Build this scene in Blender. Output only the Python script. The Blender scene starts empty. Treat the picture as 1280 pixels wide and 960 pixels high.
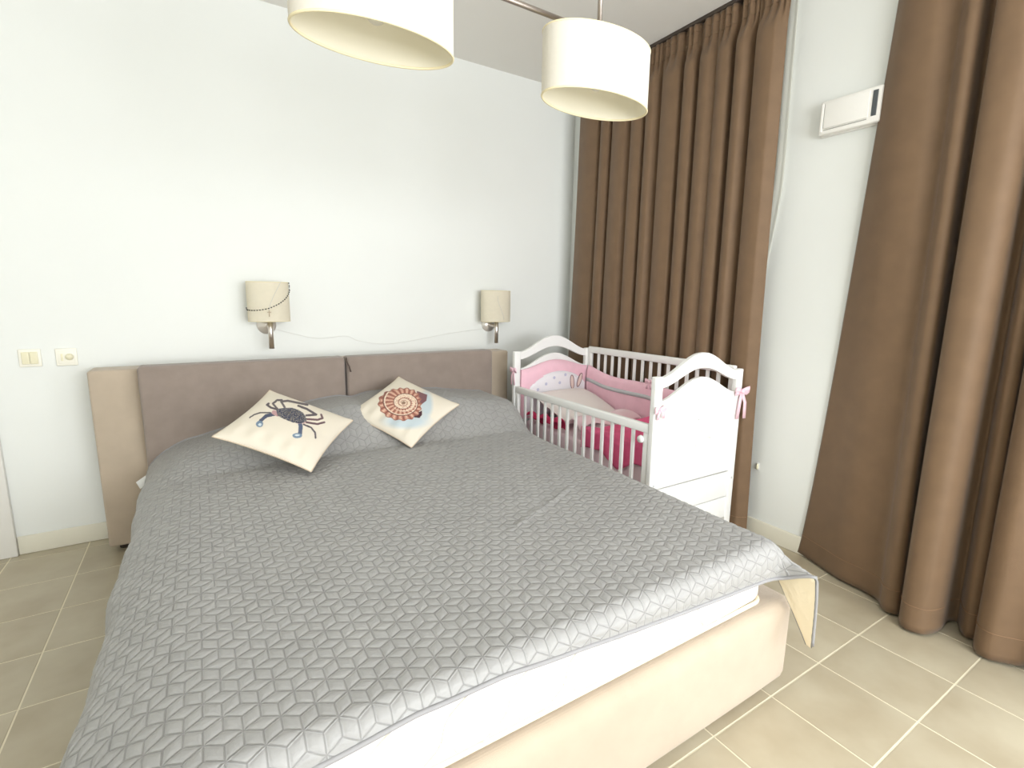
import bpy, bmesh, math, random
import numpy as np
from mathutils import Matrix, Vector
random.seed(7); rng = np.random.default_rng(7)
scene = bpy.context.scene
C = scene.collection
PI = math.pi

# ------------------------------------------------------------------ camera
CAM_H = 1.33
YAW, PITCH, ROLL, FPX = 0.559427, 0.170654, 0.014524, 623.07
def cam_axes():
    f = Vector((math.sin(YAW)*math.cos(PITCH), math.cos(YAW)*math.cos(PITCH), -math.sin(PITCH)))
    r = Vector((math.cos(YAW), -math.sin(YAW), 0)); u = r.cross(f)
    r2 = r*math.cos(ROLL)+u*math.sin(ROLL); u2 = -r*math.sin(ROLL)+u*math.cos(ROLL)
    return r2, u2, f
cr, cu, cf = cam_axes()
cd = bpy.data.cameras.new('camera'); cam = bpy.data.objects.new('camera', cd); C.objects.link(cam)
M = Matrix.Identity(4)
for i, v in enumerate((cr, cu, -cf)):
    for k in range(3): M[k][i] = v[k]
M[2][3] = CAM_H
cam.matrix_world = M
cd.sensor_width = 36; cd.lens = FPX*36/1280; cd.clip_start = 0.02
scene.camera = cam
def on_wall(px, py, Y):            # photo pixel -> point on the plane y = Y
    d = cr*((px-640)/FPX)+cu*(-(py-480)/FPX)+cf
    return d*(Y/d.y)+Vector((0, 0, CAM_H))

# ------------------------------------------------------------------ light
def s2l(c): return tuple(((v/255)/12.92 if v/255 <= .04045 else ((v/255+.055)/1.055)**2.4) for v in c)
w = bpy.data.worlds.new('world'); scene.world = w; w.use_nodes = True
bg = w.node_tree.nodes['Background']; bg.inputs[0].default_value = (0.80, 0.90, 1.0, 1); bg.inputs[1].default_value = 1.0
def area(name, loc, rot, sx, sy, e, col):
    l = bpy.data.lights.new(name, 'AREA'); l.shape = 'RECTANGLE'; l.size = sx; l.size_y = sy; l.energy = e; l.color = col
    o = bpy.data.objects.new(name, l); C.objects.link(o); o.location = loc; o.rotation_euler = rot
    return o
# daylight entering by the balcony door in the right wall and the window behind the camera
area('daylight_balcony_door', (2.86, -0.80, 1.30), (0, PI/2, 0), 2.3, 1.7, 34, (1.0, 0.985, 0.97))
area('daylight_window', (1.05, -2.32, 1.55), (PI/2, 0, 0), 2.7, 1.7, 112, (0.955, 0.975, 1.0))
vs = scene.view_settings
vs.view_transform = 'Standard'; vs.look = 'None'; vs.gamma = 1; vs.use_curve_mapping = False
vs.exposure = 0.76

# ------------------------------------------------------------------ materials
MATS = {}
def mat(name, col, rough=.6, bump=0, bscale=60, var=0, vscale=4, metal=0, sheen=0, spec=.4, transl=0, wave=None, rnd=0, col2=None, detail=3):
    if name in MATS: return MATS[name]
    m = bpy.data.materials.new(name); m.use_nodes = True; MATS[name] = m
    nt = m.node_tree; N = nt.nodes; L = nt.links
    p = N['Principled BSDF']; out = N['Material Output']
    c = s2l(col)
    p.inputs['Roughness'].default_value = rough; p.inputs['Metallic'].default_value = metal
    p.inputs['Specular IOR Level'].default_value = spec
    p.inputs['Base Color'].default_value = (*c, 1)
    if sheen: p.inputs['Sheen Weight'].default_value = sheen
    tc = N.new('ShaderNodeTexCoord')
    src = None
    if var or rnd or col2:
        nz = N.new('ShaderNodeTexNoise'); nz.inputs['Scale'].default_value = vscale; nz.inputs['Detail'].default_value = detail
        L.new(tc.outputs['Object'], nz.inputs['Vector'])
        if rnd:
            oi = N.new('ShaderNodeObjectInfo')
            ad = N.new('ShaderNodeVectorMath'); ad.operation = 'ADD'
            mu = N.new('ShaderNodeMath'); mu.operation = 'MULTIPLY'; mu.inputs[1].default_value = 37
            L.new(oi.outputs['Random'], mu.inputs[0]); L.new(tc.outputs['Object'], ad.inputs[0]); L.new(mu.outputs[0], ad.inputs[1])
            L.new(ad.outputs[0], nz.inputs['Vector'])
        mx = N.new('ShaderNodeMix'); mx.data_type = 'RGBA'
        k = var
        a = tuple(max(0, v*(1-k)) for v in c); b = tuple(min(1, v*(1+k)) for v in c)
        if col2: b = s2l(col2)
        mx.inputs[6].default_value = (*a, 1); mx.inputs[7].default_value = (*b, 1)
        rp = N.new('ShaderNodeMapRange'); rp.inputs[1].default_value = .3; rp.inputs[2].default_value = .7
        L.new(nz.outputs['Fac'], rp.inputs[0]); L.new(rp.outputs[0], mx.inputs[0])
        src = mx.outputs[2]
        if rnd:
            hs = N.new('ShaderNodeHueSaturation')
            mr = N.new('ShaderNodeMapRange'); mr.inputs[3].default_value = 1-rnd; mr.inputs[4].default_value = 1+rnd
            L.new(oi.outputs['Random'], mr.inputs[0]); L.new(mr.outputs[0], hs.inputs['Value']); L.new(src, hs.inputs['Color']); src = hs.outputs[0]
        L.new(src, p.inputs['Base Color'])
    if bump:
        b1 = N.new('ShaderNodeBump'); b1.inputs['Strength'].default_value = bump; b1.inputs['Distance'].default_value = .004
        if wave:          # woven cloth: two crossed wave textures
            w1 = N.new('ShaderNodeTexWave'); w2 = N.new('ShaderNodeTexWave')
            w1.bands_direction = wave[0]; w2.bands_direction = wave[1]
            for q in (w1, w2):
                q.inputs['Scale'].default_value = bscale; q.inputs['Distortion'].default_value = 3; q.inputs['Detail'].default_value = 2
                L.new(tc.outputs['Object'], q.inputs['Vector'])
            am = N.new('ShaderNodeMath'); am.operation = 'ADD'
            L.new(w1.outputs['Fac'], am.inputs[0]); L.new(w2.outputs['Fac'], am.inputs[1]); L.new(am.outputs[0], b1.inputs['Height'])
        else:
            n2 = N.new('ShaderNodeTexNoise'); n2.inputs['Scale'].default_value = bscale; n2.inputs['Detail'].default_value = 4
            L.new(tc.outputs['Object'], n2.inputs['Vector']); L.new(n2.outputs['Fac'], b1.inputs['Height'])
        L.new(b1.outputs[0], p.inputs['Normal'])
    if transl:
        t = N.new('ShaderNodeBsdfTranslucent'); t.inputs[0].default_value = (*c, 1)
        mx = N.new('ShaderNodeMixShader'); mx.inputs[0].default_value = transl
        L.new(p.outputs[0], mx.inputs[1]); L.new(t.outputs[0], mx.inputs[2]); L.new(mx.outputs[0], out.inputs[0])
    return m
def vcol_mat(name, rough=.7, bump=.15, bscale=220):
    m = mat(name, (230, 220, 200), rough, bump, bscale)
    N = m.node_tree.nodes; a = N.new('ShaderNodeVertexColor'); a.layer_name = 'print'
    m.node_tree.links.new(a.outputs[0], N['Principled BSDF'].inputs['Base Color'])
    return m
def pane_mat():
    m = bpy.data.materials.new('pane_glass'); m.use_nodes = True; nt = m.node_tree
    for n in list(nt.nodes): nt.nodes.remove(n)
    o = nt.nodes.new('ShaderNodeOutputMaterial'); t = nt.nodes.new('ShaderNodeBsdfTransparent'); g = nt.nodes.new('ShaderNodeBsdfGlossy')
    g.inputs['Roughness'].default_value = .02; x = nt.nodes.new('ShaderNodeMixShader'); x.inputs[0].default_value = .06
    nt.links.new(t.outputs[0], x.inputs[1]); nt.links.new(g.outputs[0], x.inputs[2]); nt.links.new(x.outputs[0], o.inputs[0])
    return m
M_wall = mat('wall_paint', (238, 240, 236), .85, .05, 180, .012, 1.5, spec=.2)
M_ceil = mat('ceiling_paint', (240, 238, 232), .9, .04, 150, .01, 1.2, spec=.15)
M_trim = mat('trim_white', (238, 236, 228), .45)
M_base = mat('skirting_cream', (232, 228, 212), .5)
M_grout = mat('grout', (228, 220, 196), .9, .2, 200)
M_tile = mat('floor_tile', (174, 162, 138), .34, .06, 30, .0, 5.5, spec=.45, rnd=.035, col2=(190, 181, 158))
M_beige = mat('beige_upholstery', (190, 174, 154), .9, .25, 260, .05, 9, sheen=.3, wave=('X', 'Z'))
M_taupe = mat('taupe_upholstery', (150, 136, 126), .92, .3, 240, .06, 14, sheen=.3, wave=('X', 'Z'))
M_matt = mat('mattress_ticking', (246, 243, 234), .8, .1, 120)
M_pipe = mat('mattress_piping', (232, 220, 196), .7)
M_quilt = mat('quilt_grey', (158, 157, 155), .5, .12, 300, .035, 7, sheen=.1, spec=.4)
M_line = mat('quilt_lining', (244, 232, 204), .8, .4, 60)
M_bind = mat('quilt_binding', (150, 149, 150), .6)
M_tag = mat('care_label', (240, 240, 236), .6)
M_curt = mat('curtain_brown', (120, 95, 70), .55, .2, 420, .06, 12, sheen=.15, spec=.35, wave=('Y', 'Z'))
M_sheer = mat('sheer_white', (240, 240, 232), .8, transl=.35)
M_shade = mat('shade_linen', (250, 246, 236), .85, .35, 190, .02, 60, transl=.30, wave=('X', 'Z'))
M_shadein = mat('shade_lining', (248, 243, 224), .8, transl=.3)
M_rim = mat('shade_rim', (240, 228, 190), .7)
M_wshade = mat('wall_shade_linen', (250, 243, 224), .85, .3, 190, .02, 60, transl=.3, wave=('X', 'Z'))
M_chrome = mat('brushed_nickel', (222, 214, 206), .3, metal=1)
M_nickel = mat('satin_nickel', (172, 162, 154), .38, metal=1)
M_crib = mat('crib_white', (246, 246, 243), .38, spec=.45)
M_pink = mat('bumper_pink', (250, 204, 218), .85, .15, 200, .03, 20)
M_pale = mat('pale_pink_cotton', (252, 226, 232), .85, .1, 200)
M_hot = mat('hot_pink_cotton', (238, 106, 150), .8, .15, 120, .08, 12)
M_cream = mat('cream_cotton', (248, 240, 236), .85, .2, 60)
M_grey = mat('grey_ribbon', (200, 203, 205), .7)
M_ink = mat('print_outline', (150, 112, 120), .8)
M_dot = mat('print_dot', (205, 205, 228), .8)
M_plate = mat('switch_cream', (246, 243, 230), .35)
M_rock = mat('switch_rocker', (236, 230, 200), .3)
M_dark = mat('dark_slot', (84, 90, 92), .6)
M_black = mat('black_bead', (26, 22, 20), .25)
M_white = mat('white_plastic', (242, 240, 234), .4)
M_string = mat('pale_string', (226, 226, 220), .6)
M_door = mat('door_white', (234, 232, 226), .45)
M_pane = pane_mat()
M_metal = mat('track_dark', (70, 60, 52), .5)

# ------------------------------------------------------------------ helpers
ORG = {}
def tag(o, label=None, cat=None, group=None, kind=None):
    if label: o['label'] = label
    if cat: o['category'] = cat
    if group: o['group'] = group
    if kind: o['kind'] = kind
    return o
def thing(name, loc, label, cat, group=None):
    o = bpy.data.objects.new(name, None); C.objects.link(o); o.location = loc; o.empty_display_size = .05
    ORG[o.name] = Vector(loc); return tag(o, label, cat, group)
def link(name, me, m, parent=None, smooth=True, center=True):
    o = bpy.data.objects.new(name, me); C.objects.link(o)
    if m is not None and not me.materials: me.materials.append(m)
    if smooth is not None: me.polygons.foreach_set('use_smooth', [bool(smooth)]*len(me.polygons))
    n = len(me.vertices); co = np.empty(n*3, np.float32); me.vertices.foreach_get('co', co); co = co.reshape(-1, 3)
    if parent is not None:
        org = ORG[parent.name]; o.parent = parent
    else:
        lo, hi = co.min(0), co.max(0); org = Vector(((lo[0]+hi[0])/2, (lo[1]+hi[1])/2, lo[2])) if center else Vector((0, 0, 0))
        o.location = org
    co -= np.array(org, np.float32); me.vertices.foreach_set('co', co.ravel()); me.update()
    ORG[o.name] = Vector(org)
    return o
def from_bm(bm, name): 
    me = bpy.data.meshes.new(name); bm.to_mesh(me); bm.free(); return me
def bm_box(bm, x0, x1, y0, y1, z0, z1):
    vs_ = [bm.verts.new(p) for p in ((x0,y0,z0),(x1,y0,z0),(x1,y1,z0),(x0,y1,z0),(x0,y0,z1),(x1,y0,z1),(x1,y1,z1),(x0,y1,z1))]
    for f in ((3,2,1,0),(4,5,6,7),(0,1,5,4),(1,2,6,5),(2,3,7,6),(3,0,4,7)): bm.faces.new([vs_[i] for i in f])
def boxes(name, bs, m, parent=None, bevel=0, seg=2, smooth=None):
    bm = bmesh.new()
    for b in bs: bm_box(bm, *b)
    if bevel: bmesh.ops.bevel(bm, geom=list(bm.edges), offset=bevel, segments=seg, profile=.6, affect='EDGES', clamp_overlap=True)
    return link(name, from_bm(bm, name), m, parent, bool(bevel and seg > 1) if smooth is None else smooth)
def box(name, x0, x1, y0, y1, z0, z1, m, parent=None, bevel=.004, seg=2): return boxes(name, [(x0,x1,y0,y1,z0,z1)], m, parent, bevel, seg)
def pydata(name, v, f, m, parent=None, smooth=True):
    me = bpy.data.meshes.new(name); me.from_pydata([tuple(map(float, p)) for p in v], [], f); me.update(); return link(name, me, m, parent, smooth)
def grid_mesh(name, P, closed_u=False):
    """P[n,m,3] -> quad mesh"""
    n, m_ = P.shape[:2]; idx = np.arange(n*m_).reshape(n, m_)
    if closed_u: idx = np.vstack([idx, idx[:1]])
    a, b, c, d = idx[:-1,:-1], idx[1:,:-1], idx[1:,1:], idx[:-1,1:]
    q = np.stack([a, b, c, d], -1).reshape(-1, 4).astype(np.int32)
    me = bpy.data.meshes.new(name); me.vertices.add(n*m_); me.vertices.foreach_set('co', P.astype(np.float32).ravel())
    me.loops.add(q.size); me.loops.foreach_set('vertex_index', q.ravel())
    me.polygons.add(len(q)); me.polygons.foreach_set('loop_start', np.arange(0, q.size, 4, dtype=np.int32))
    me.update(calc_edges=True); me.validate(); return me
def grid(name, P, m, parent=None, closed_u=False, solid=0):
    o = link(name, grid_mesh(name, P, closed_u), m, parent, True)
    if solid:
        s = o.modifiers.new('solid', 'SOLIDIFY'); s.thickness = solid; s.offset = 0
    return o
def tube_geo(pts, r, n=8, closed=False):
    pts = [Vector(p) for p in pts]; V = []; F = []
    k = len(pts); up = Vector((0.13, .27, .95))
    for i, p in enumerate(pts):
        a = pts[(i-1) % k] if (closed or i) else p; b = pts[(i+1) % k] if (closed or i < k-1) else p
        t = (b-a).normalized()
        if abs(t.dot(up)) > .98: up = Vector((.9, .3, .1))
        s = t.cross(up).normalized(); u = s.cross(t)
        rr = r[i] if hasattr(r, '__len__') else r
        for j in range(n):
            an = 2*PI*j/n; V.append(p+s*math.cos(an)*rr+u*math.sin(an)*rr)
    for i in range(k if closed else k-1):
        for j in range(n):
            a = i*n+j; b = i*n+(j+1) % n; c = ((i+1) % k)*n+(j+1) % n; d = ((i+1) % k)*n+j; F.append((a, b, c, d))
    if not closed: F.append(tuple(range(n))[::-1]); F.append(tuple((k-1)*n+j for j in range(n)))
    return V, F
def tube(name, pts, r, m, parent=None, n=8, closed=False):
    V, F = tube_geo(pts, r, n, closed); return pydata(name, V, F, m, parent)
def multi(name, geos, m, parent=None, smooth=True):
    V = []; F = []
    for v, f in geos:
        o = len(V); V += list(v); F += [tuple(i+o for i in q) for q in f]
    return pydata(name, V, F, m, parent, smooth)
def prism(name, poly, axis, a0, a1, m, parent=None, bevel=.004):
    """extrude a closed 2-D outline along an axis; poly in (x,z) for axis y, (x,y) for axis z, (y,z) for axis x"""
    bm = bmesh.new(); mk = {'y': lambda p, a: (p[0], a, p[1]), 'z': lambda p, a: (p[0], p[1], a), 'x': lambda p, a: (a, p[0], p[1])}[axis]
    A = [bm.verts.new(mk(p, a0)) for p in poly]; B = [bm.verts.new(mk(p, a1)) for p in poly]; n = len(poly)
    fa = bm.faces.new(A); fb = bm.faces.new(B[::-1])
    for i in range(n): bm.faces.new((A[i], B[i], B[(i+1) % n], A[(i+1) % n]))
    bmesh.ops.recalc_face_normals(bm, faces=list(bm.faces))
    if bevel:
        ed = [e for e in bm.edges if (e in fa.edges or e in fb.edges)]
        bmesh.ops.bevel(bm, geom=ed, offset=bevel, segments=2, profile=.6, affect='EDGES', clamp_overlap=True)
    bmesh.ops.triangulate(bm, faces=[f for f in bm.faces if len(f.verts) > 4])
    return link(name, from_bm(bm, name), m, parent, False)
def sm(a, b, x): 
    t = np.clip((x-a)/(b-a), 0, 1); return t*t*(3-2*t)
def sphere_geo(c, r, nu=8, nv=6, sc=(1, 1, 1)):
    V = []; F = []
    for i in range(nv+1):
        th = PI*i/nv
        for j in range(nu):
            ph = 2*PI*j/nu; V.append((c[0]+r*sc[0]*math.sin(th)*math.cos(ph), c[1]+r*sc[1]*math.sin(th)*math.sin(ph), c[2]+r*sc[2]*math.cos(th)))
    for i in range(nv):
        for j in range(nu): F.append((i*nu+j, (i+1)*nu+j, (i+1)*nu+(j+1) % nu, i*nu+(j+1) % nu))
    return V, F
def smooth_noise(X, Y, sc, seed):
    r = np.random.default_rng(seed); out = np.zeros_like(X)
    for _ in range(7):
        a = r.uniform(0, 2*PI); k = sc*r.uniform(.6, 1.5); out += np.sin((X*math.cos(a)+Y*math.sin(a))*k+r.uniform(0, 6.28))
    return out/7

# ------------------------------------------------------------------ the room
XL, XR, YF, YB, ZC = -1.90, 2.64, -2.00, 3.336, 2.92
T = .14
fl = boxes('floor', [(XL-T, XR+T, YF-T, YB+T, -.12, -.0014)], M_grout); tag(fl, kind='structure')
TS = .308; cache = {}
def tile_mesh(wx, wy):
    k = (round(wx, 4), round(wy, 4))
    if k not in cache:
        bm = bmesh.new(); bm_box(bm, -wx/2, wx/2, -wy/2, wy/2, -.0014, 0)
        top = [e for e in bm.edges if all(v.co.z > -.0005 for v in e.verts)]
        bmesh.ops.bevel(bm, geom=top, offset=.0008, segments=1, affect='EDGES')
        me = from_bm(bm, 'tile'); me.materials.append(M_tile); cache[k] = me
    return cache[k]
x0s = 1.563-TS*12; y0s = .485-TS*9
for i in range(17):
    for j in range(20):
        a, b = max(x0s+i*TS+.0028, XL+.001), min(x0s+(i+1)*TS-.0028, XR-.001); c, d = max(y0s+j*TS+.0028, YF+.001), min(y0s+(j+1)*TS-.0028, YB-.001)
        if b-a < .01 or d-c < .01: continue
        o = bpy.data.objects.new('tile', tile_mesh(b-a, d-c)); C.objects.link(o); o.parent = fl
        o.location = Vector(((a+b)/2, (c+d)/2, 0))-ORG[fl.name]
tag(boxes('ceiling', [(XL-T, XR+T, YF-T, YB+T, ZC, ZC+.12)], M_ceil), kind='structure')
tag(boxes('wall_back', [(XL-T, XR+T, YB, YB+T, -.004, ZC)], M_wall), kind='structure')
tag(boxes('wall_left', [(XL-T, XL, YF, YB, -.004, ZC)], M_wall), kind='structure')
# right wall with the balcony door opening, front wall with a window
dy0, dy1, dz1 = -1.65, .05, 2.45
tag(boxes('wall_right', [(XR, XR+T, YF, dy0, -.004, ZC), (XR, XR+T, dy1, YB, -.004, ZC), (XR, XR+T, dy0, dy1, dz1, ZC)], M_wall), kind='structure')
wx0, wx1, wz0, wz1 = -.30, 2.40, .70, 2.40
tag(boxes('wall_front', [(XL-T, wx0, YF-T, YF, -.004, ZC), (wx1, XR+T, YF-T, YF, -.004, ZC), (wx0, wx1, YF-T, YF, -.004, wz0), (wx0, wx1, YF-T, YF, wz1, ZC)], M_wall), kind='structure')
def window(name, axis, a0, a1, z0, z1, c0, mull):
    r = bpy.data.objects.new(name, None); C.objects.link(r); tag(r, kind='structure')
    loc = (c0, (a0+a1)/2, z0) if axis == 'y' else ((a0+a1)/2, c0, z0); r.location = loc; ORG[r.name] = Vector(loc)
    def bx(nm, p0, p1, q0, q1, d, m):
        return box(nm, c0-d, c0+d, p0, p1, q0, q1, m, r, .003) if axis == 'y' else box(nm, p0, p1, c0-d, c0+d, q0, q1, m, r, .003)
    fw = .06
    bx('frame_rail', a0, a1, z0, z0+fw, .03, M_trim); bx('frame_rail', a0, a1, z1-fw, z1, .03, M_trim)
    st = [a0]+list(mull)+[a1]
    for k, a in enumerate(st):
        lo, hi = (a, a+fw) if k == 0 else ((a-fw, a) if k == len(st)-1 else (a-fw/2, a+fw/2))
        bx('frame_stile', lo, hi, z0+fw, z1-fw, .03, M_trim)
    for k in range(len(st)-1):
        lo = st[k]+(fw if k == 0 else fw/2); hi = st[k+1]-(fw if k == len(st)-2 else fw/2)
        bx('pane', lo, hi, z0+fw, z1-fw, .004, M_pane)
window('window_1', 'y', dy0, dy1, -.004, dz1, XR+.08, [(dy0+dy1)/2])
window('window_2', 'x', wx0, wx1, wz0, wz1, YF-.08, [wx0+.9, wx0+1.8])
BBH = .096
def skirting(name, b, axis):
    x0, x1, y0, y1 = b
    o = boxes(name, [(x0, x1, y0, y1, 0, BBH)], M_base, None, .004, 2); tag(o, kind='structure')
skirting('baseboard_back', (-.872, XR, YB-.013, YB), 'x')
skirting('baseboard_right', (XR-.013, XR, dy1+.01, YB-.014), 'y')
skirting('baseboard_left', (XL, XL+.013, YF, YB-.014), 'y')
skirting('baseboard_front', (XL+.014, XR, YF, YF+.013), 'x')
# door with its casing on the back wall
dr = bpy.data.objects.new('door_1', None); C.objects.link(dr); dr.location = (-1.34, YB, 0); ORG[dr.name] = Vector((-1.34, YB, 0)); tag(dr, kind='structure')
box('casing', -.957, -.873, YB-.028, YB-.001, 0, 2.14, M_door, dr, .004)
box('casing', -1.83, -1.746, YB-.028, YB-.001, 0, 2.14, M_door, dr, .004)
box('casing', -1.746, -.957, YB-.028, YB-.001, 2.056, 2.14, M_door, dr, .004)
box('door_leaf', -1.744, -.959, YB-.016, YB-.001, .008, 2.054, M_door, dr, .003)
tube('door_handle', [(-1.03, YB-.016, 1.02), (-1.03, YB-.06, 1.02), (-1.14, YB-.06, 1.02)], .009, M_chrome, dr)

# ------------------------------------------------------------------ bed
BC = .72
bed = thing('double_bed', (BC, 1.95, 0), 'beige upholstered double bed with a wide taupe cushioned headboard', 'bed')
def soft_box(name, x0, x1, y0, y1, z0, z1, r, m, parent, puff=0, axis=1, seg=4, cuts=10):
    """rounded box, optionally puffed along one axis"""
    bm = bmesh.new(); bm_box(bm, x0, x1, y0, y1, z0, z1)
    bmesh.ops.bevel(bm, geom=list(bm.edges), offset=r, segments=seg, profile=.5, affect='EDGES')
    bmesh.ops.triangulate(bm, faces=[f for f in bm.faces if len(f.verts) > 4])
    big = [e for e in bm.edges if e.calc_length() > .15]
    bmesh.ops.subdivide_edges(bm, edges=big, cuts=cuts, use_grid_fill=True)
    c = ((x0+x1)/2, (y0+y1)/2, (z0+z1)/2); h = ((x1-x0)/2, (y1-y0)/2, (z1-z0)/2)
    if puff:
        o = [i for i in range(3) if i != axis]
        for v in bm.verts:
            u = (v.co[o[0]]-c[o[0]])/h[o[0]]; q = (v.co[o[1]]-c[o[1]])/h[o[1]]
            k = max(0, 1-abs(u)**6)*max(0, 1-abs(q)**4)
            v.co[axis] += puff*k*(1 if v.co[axis] > c[axis] else -1)
    return link(name, from_bm(bm, name), m, parent, True)
soft_box('base', -.20, 1.645, .795, 3.08, .035, .345, .035, M_beige, bed, .008, 1)
for x, y in ((-.08, .95), (1.52, .95), (-.08, 2.9), (1.52, 2.9)):
    tube('leg', [(x, y, 0), (x, y, .04)], .035, M_metal, bed, 16)
soft_box('headboard_panel', -.482, 1.905, 3.10, 3.26, .035, .952, .014, M_beige, bed, .006, 1)
tube('leg', [(-.42, 3.18, 0), (-.42, 3.18, .04)], .03, M_metal, bed, 16); tube('leg', [(1.84, 3.18, 0), (1.84, 3.18, .04)], .03, M_metal, bed, 16)
for k, (a, b) in enumerate(((-.278, .716), (.724, 1.722))):
    hc = soft_box('headboard_cushion', a, b, 3.005, 3.115, .30, .972, .020, M_taupe, bed, .012, 1)
tube('cushion_tie', [(.720, 3.0, .970), (.722, 2.992, .945), (.735, 2.989, .915), (.742, 2.990, .885)], .004, mat('tie_brown', (92, 78, 70), .8), bed, 6)

# mattress
mt = thing('mattress', (BC, 1.9, .345), 'thick white mattress with stitched sides showing below the quilt hem', 'mattress')
MX0, MX1, MY0, MY1, MZ0, MZ1 = -.08, 1.510, .832, 2.985, .347, .548
soft_box('core', MX0, MX1, MY0, MY1, MZ0, MZ1, .045, M_matt, mt, .012, 1, 5)
def ring(z, off): 
    pts = []; R_ = .05
    for cx, cy, a0 in ((MX1-R_, MY1-R_, 0), (MX0+R_, MY1-R_, 90), (MX0+R_, MY0+R_, 180), (MX1-R_, MY0+R_, 270)):
        for k in range(7):
            a = math.radians(a0+k*15); pts.append((cx+(R_+off)*math.cos(a), cy+(R_+off)*math.sin(a), z))
    return pts
tube('piping', ring(MZ0+.018, .004), .0065, M_pipe, mt, 8, True)
tube('piping', ring(MZ1-.022, .004), .0055, M_pipe, mt, 8, True)
geos = []
def side_pt(x, z): return (x, MY0-.0135-.001*math.sin(x*9), z)
for k in range(9):           # sweeping stitch lines on the foot side
    x = MX0+.05+k*.16
    geos.append(tube_geo([side_pt(x+.14*q+.02*math.sin(q*6.3), MZ0+.03+q*(MZ1-MZ0-.06)) for q in np.linspace(0, 1, 9)], .0016, 5))
    geos.append(tube_geo([side_pt(x+.10-.11*q+.015*math.sin(q*5), MZ0+.04+q*.09) for q in np.linspace(0, 1, 7)], .0016, 5))
multi('stitching', geos, M_matt, mt)

# ------------------------------------------------------------------ quilt
ql = thing('quilt', (BC, 1.85, .565), 'grey satin quilt stitched in tumbling blocks, spread over the double bed', 'quilt')
QTOP = .566
def quilt_surface(n, m_, hem=0.0):
    """returns positions P, sheet coordinates S, T.  hem shifts the sheet outline inward"""
    Ly, Lr = .46, .352                    # overhang lengths left and right
    s = np.linspace(-Ly+hem, 1.56+Lr-hem, n)  # sheet coordinate across; 0 .. 1.56 lies on the mattress
    t = np.linspace(0+hem, 1, m_)
    x_flat = -.05
    # profile curves by arc length
    lp = np.array([(0, 0), (-.05, -.006), (-.10, -.020), (-.15, -.042), (-.19, -.068), (-.215, -.095), (-.230, -.13), (-.236, -.18), (-.238, -.26), (-.238, -.36)])
    rp = np.array([(0, 0), (.022, -.006), (.042, -.022), (.058, -.06), (.075, -.13), (.09, -.21), (.10, -.29), (.105, -.36), (.11, -.42)])
    def arc(pl):
        d = np.concatenate([[0], np.cumsum(np.hypot(*np.diff(pl, axis=0).T))]); return d
    da, db = arc(lp), arc(rp)
    S, Tt = np.meshgrid(s, t, indexing='ij')
    # length along the bed: from the headboard to the foot edge
    Yh, Yb = 2.992, .852
    xs = np.clip(S, 0, 1.56)+x_flat
    e = np.interp(xs, [-.05, .1, .3, .5, .9, 1.2, 1.45, 1.51], [.10, .075, .058, .060, .098, .118, .136, .145])
    Lmain = Yh-Yb; Ltot = Lmain+e
    l = Tt*Ltot
    flatl = np.minimum(l, Lmain); over = np.maximum(l-Lmain, 0)
    Y = Yh-flatl
    # left overhang shrinks towards the head
    kl = 1-.35*sm(2.4, 2.97, Y)
    ol = np.maximum(-S, 0)*kl; orr = np.maximum(S-1.56, 0)*(.40+.60*np.clip(over/.13, 0, 1))
    ol = np.minimum(ol, da[-1]); orr = np.minimum(orr, db[-1])
    X = xs+np.interp(ol, da, lp[:, 0])+np.interp(orr, db, rp[:, 0])
    Z = QTOP+np.interp(ol, da, lp[:, 1])+np.interp(orr, db, rp[:, 1])
    wl = sm(.16, .26, ol); wr = sm(.02, .09, orr); wside = np.maximum(wl, wr)
    # right side pushed out towards the head
    push = .045*sm(.9, 2.1, Y)+.085*sm(2.1, 2.75, Y)
    X = X+push*sm(1.30, 1.66, X)*1.0
    # pillows under the quilt
    amp = np.interp(xs, [-.05, .08, .28, .50, .70, 1.05, 1.30, 1.50], [.03, .065, .115, .165, .19, .19, .175, .135])
    amp = amp*(1-.85*sm(.0, .24, ol))*(1-.6*sm(0, .2, orr))
    bul = sm(2.36, 2.66, Y-.10*np.sin(xs*2.0+.6)*0.6)
    dip = .022*np.exp(-((xs-.74)/.06)**2)*sm(2.5, 2.7, Y)
    Z = Z+amp*bul-dip
    # foot end: rounds over the mattress edge; the sides carry straight on
    r = .05
    a = np.minimum(over/r, PI/2); vert = np.maximum(over-r*PI/2, 0)
    Yc = -r*np.sin(a)-.01*vert; Zc = -r*(1-np.cos(a))-vert
    Ys = -over; Zs = -.17*over
    Y = Y+Yc*(1-wside)+Ys*wside; Z = Z+Zc*(1-wside)+Zs*wside
    # the hanging corner swings outward a little
    X = X-wr*over*.10*sm(.1, .35, orr)
    # wrinkles
    wr1 = .0035*smooth_noise(X, Y, 9, 3)+.002*smooth_noise(X, Y, 22, 5)
    rad = np.arctan2(X-.45, 2.55-Y); rr = np.hypot(X-.45, 2.55-Y)
    wr2 = .004*np.sin(rad*26)*np.exp(-((rr-.65)/.22)**2)*np.exp(-((rad-.15)/.45)**2)
    crease = .004*np.exp(-(((X-1.0)*.5-(Y-1.35)+.05)/.012)**2)*sm(.75, .9, X)*(1-sm(1.15, 1.35, X))
    fold = -.02*np.exp(-((Y-2.42-.05*np.sin(xs*3))/.06)**2)*sm(-.1, .1, xs)*(1-sm(.6, .9, xs))*.6
    Z = Z+(wr1+wr2+crease+fold)*(1-.6*wside)
    X = X+.006*np.sin(Y*9+1)*wside+.004*np.sin(Y*21)*wside
    P = np.stack([X, Y, Z], -1)
    return P, S, l
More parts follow.
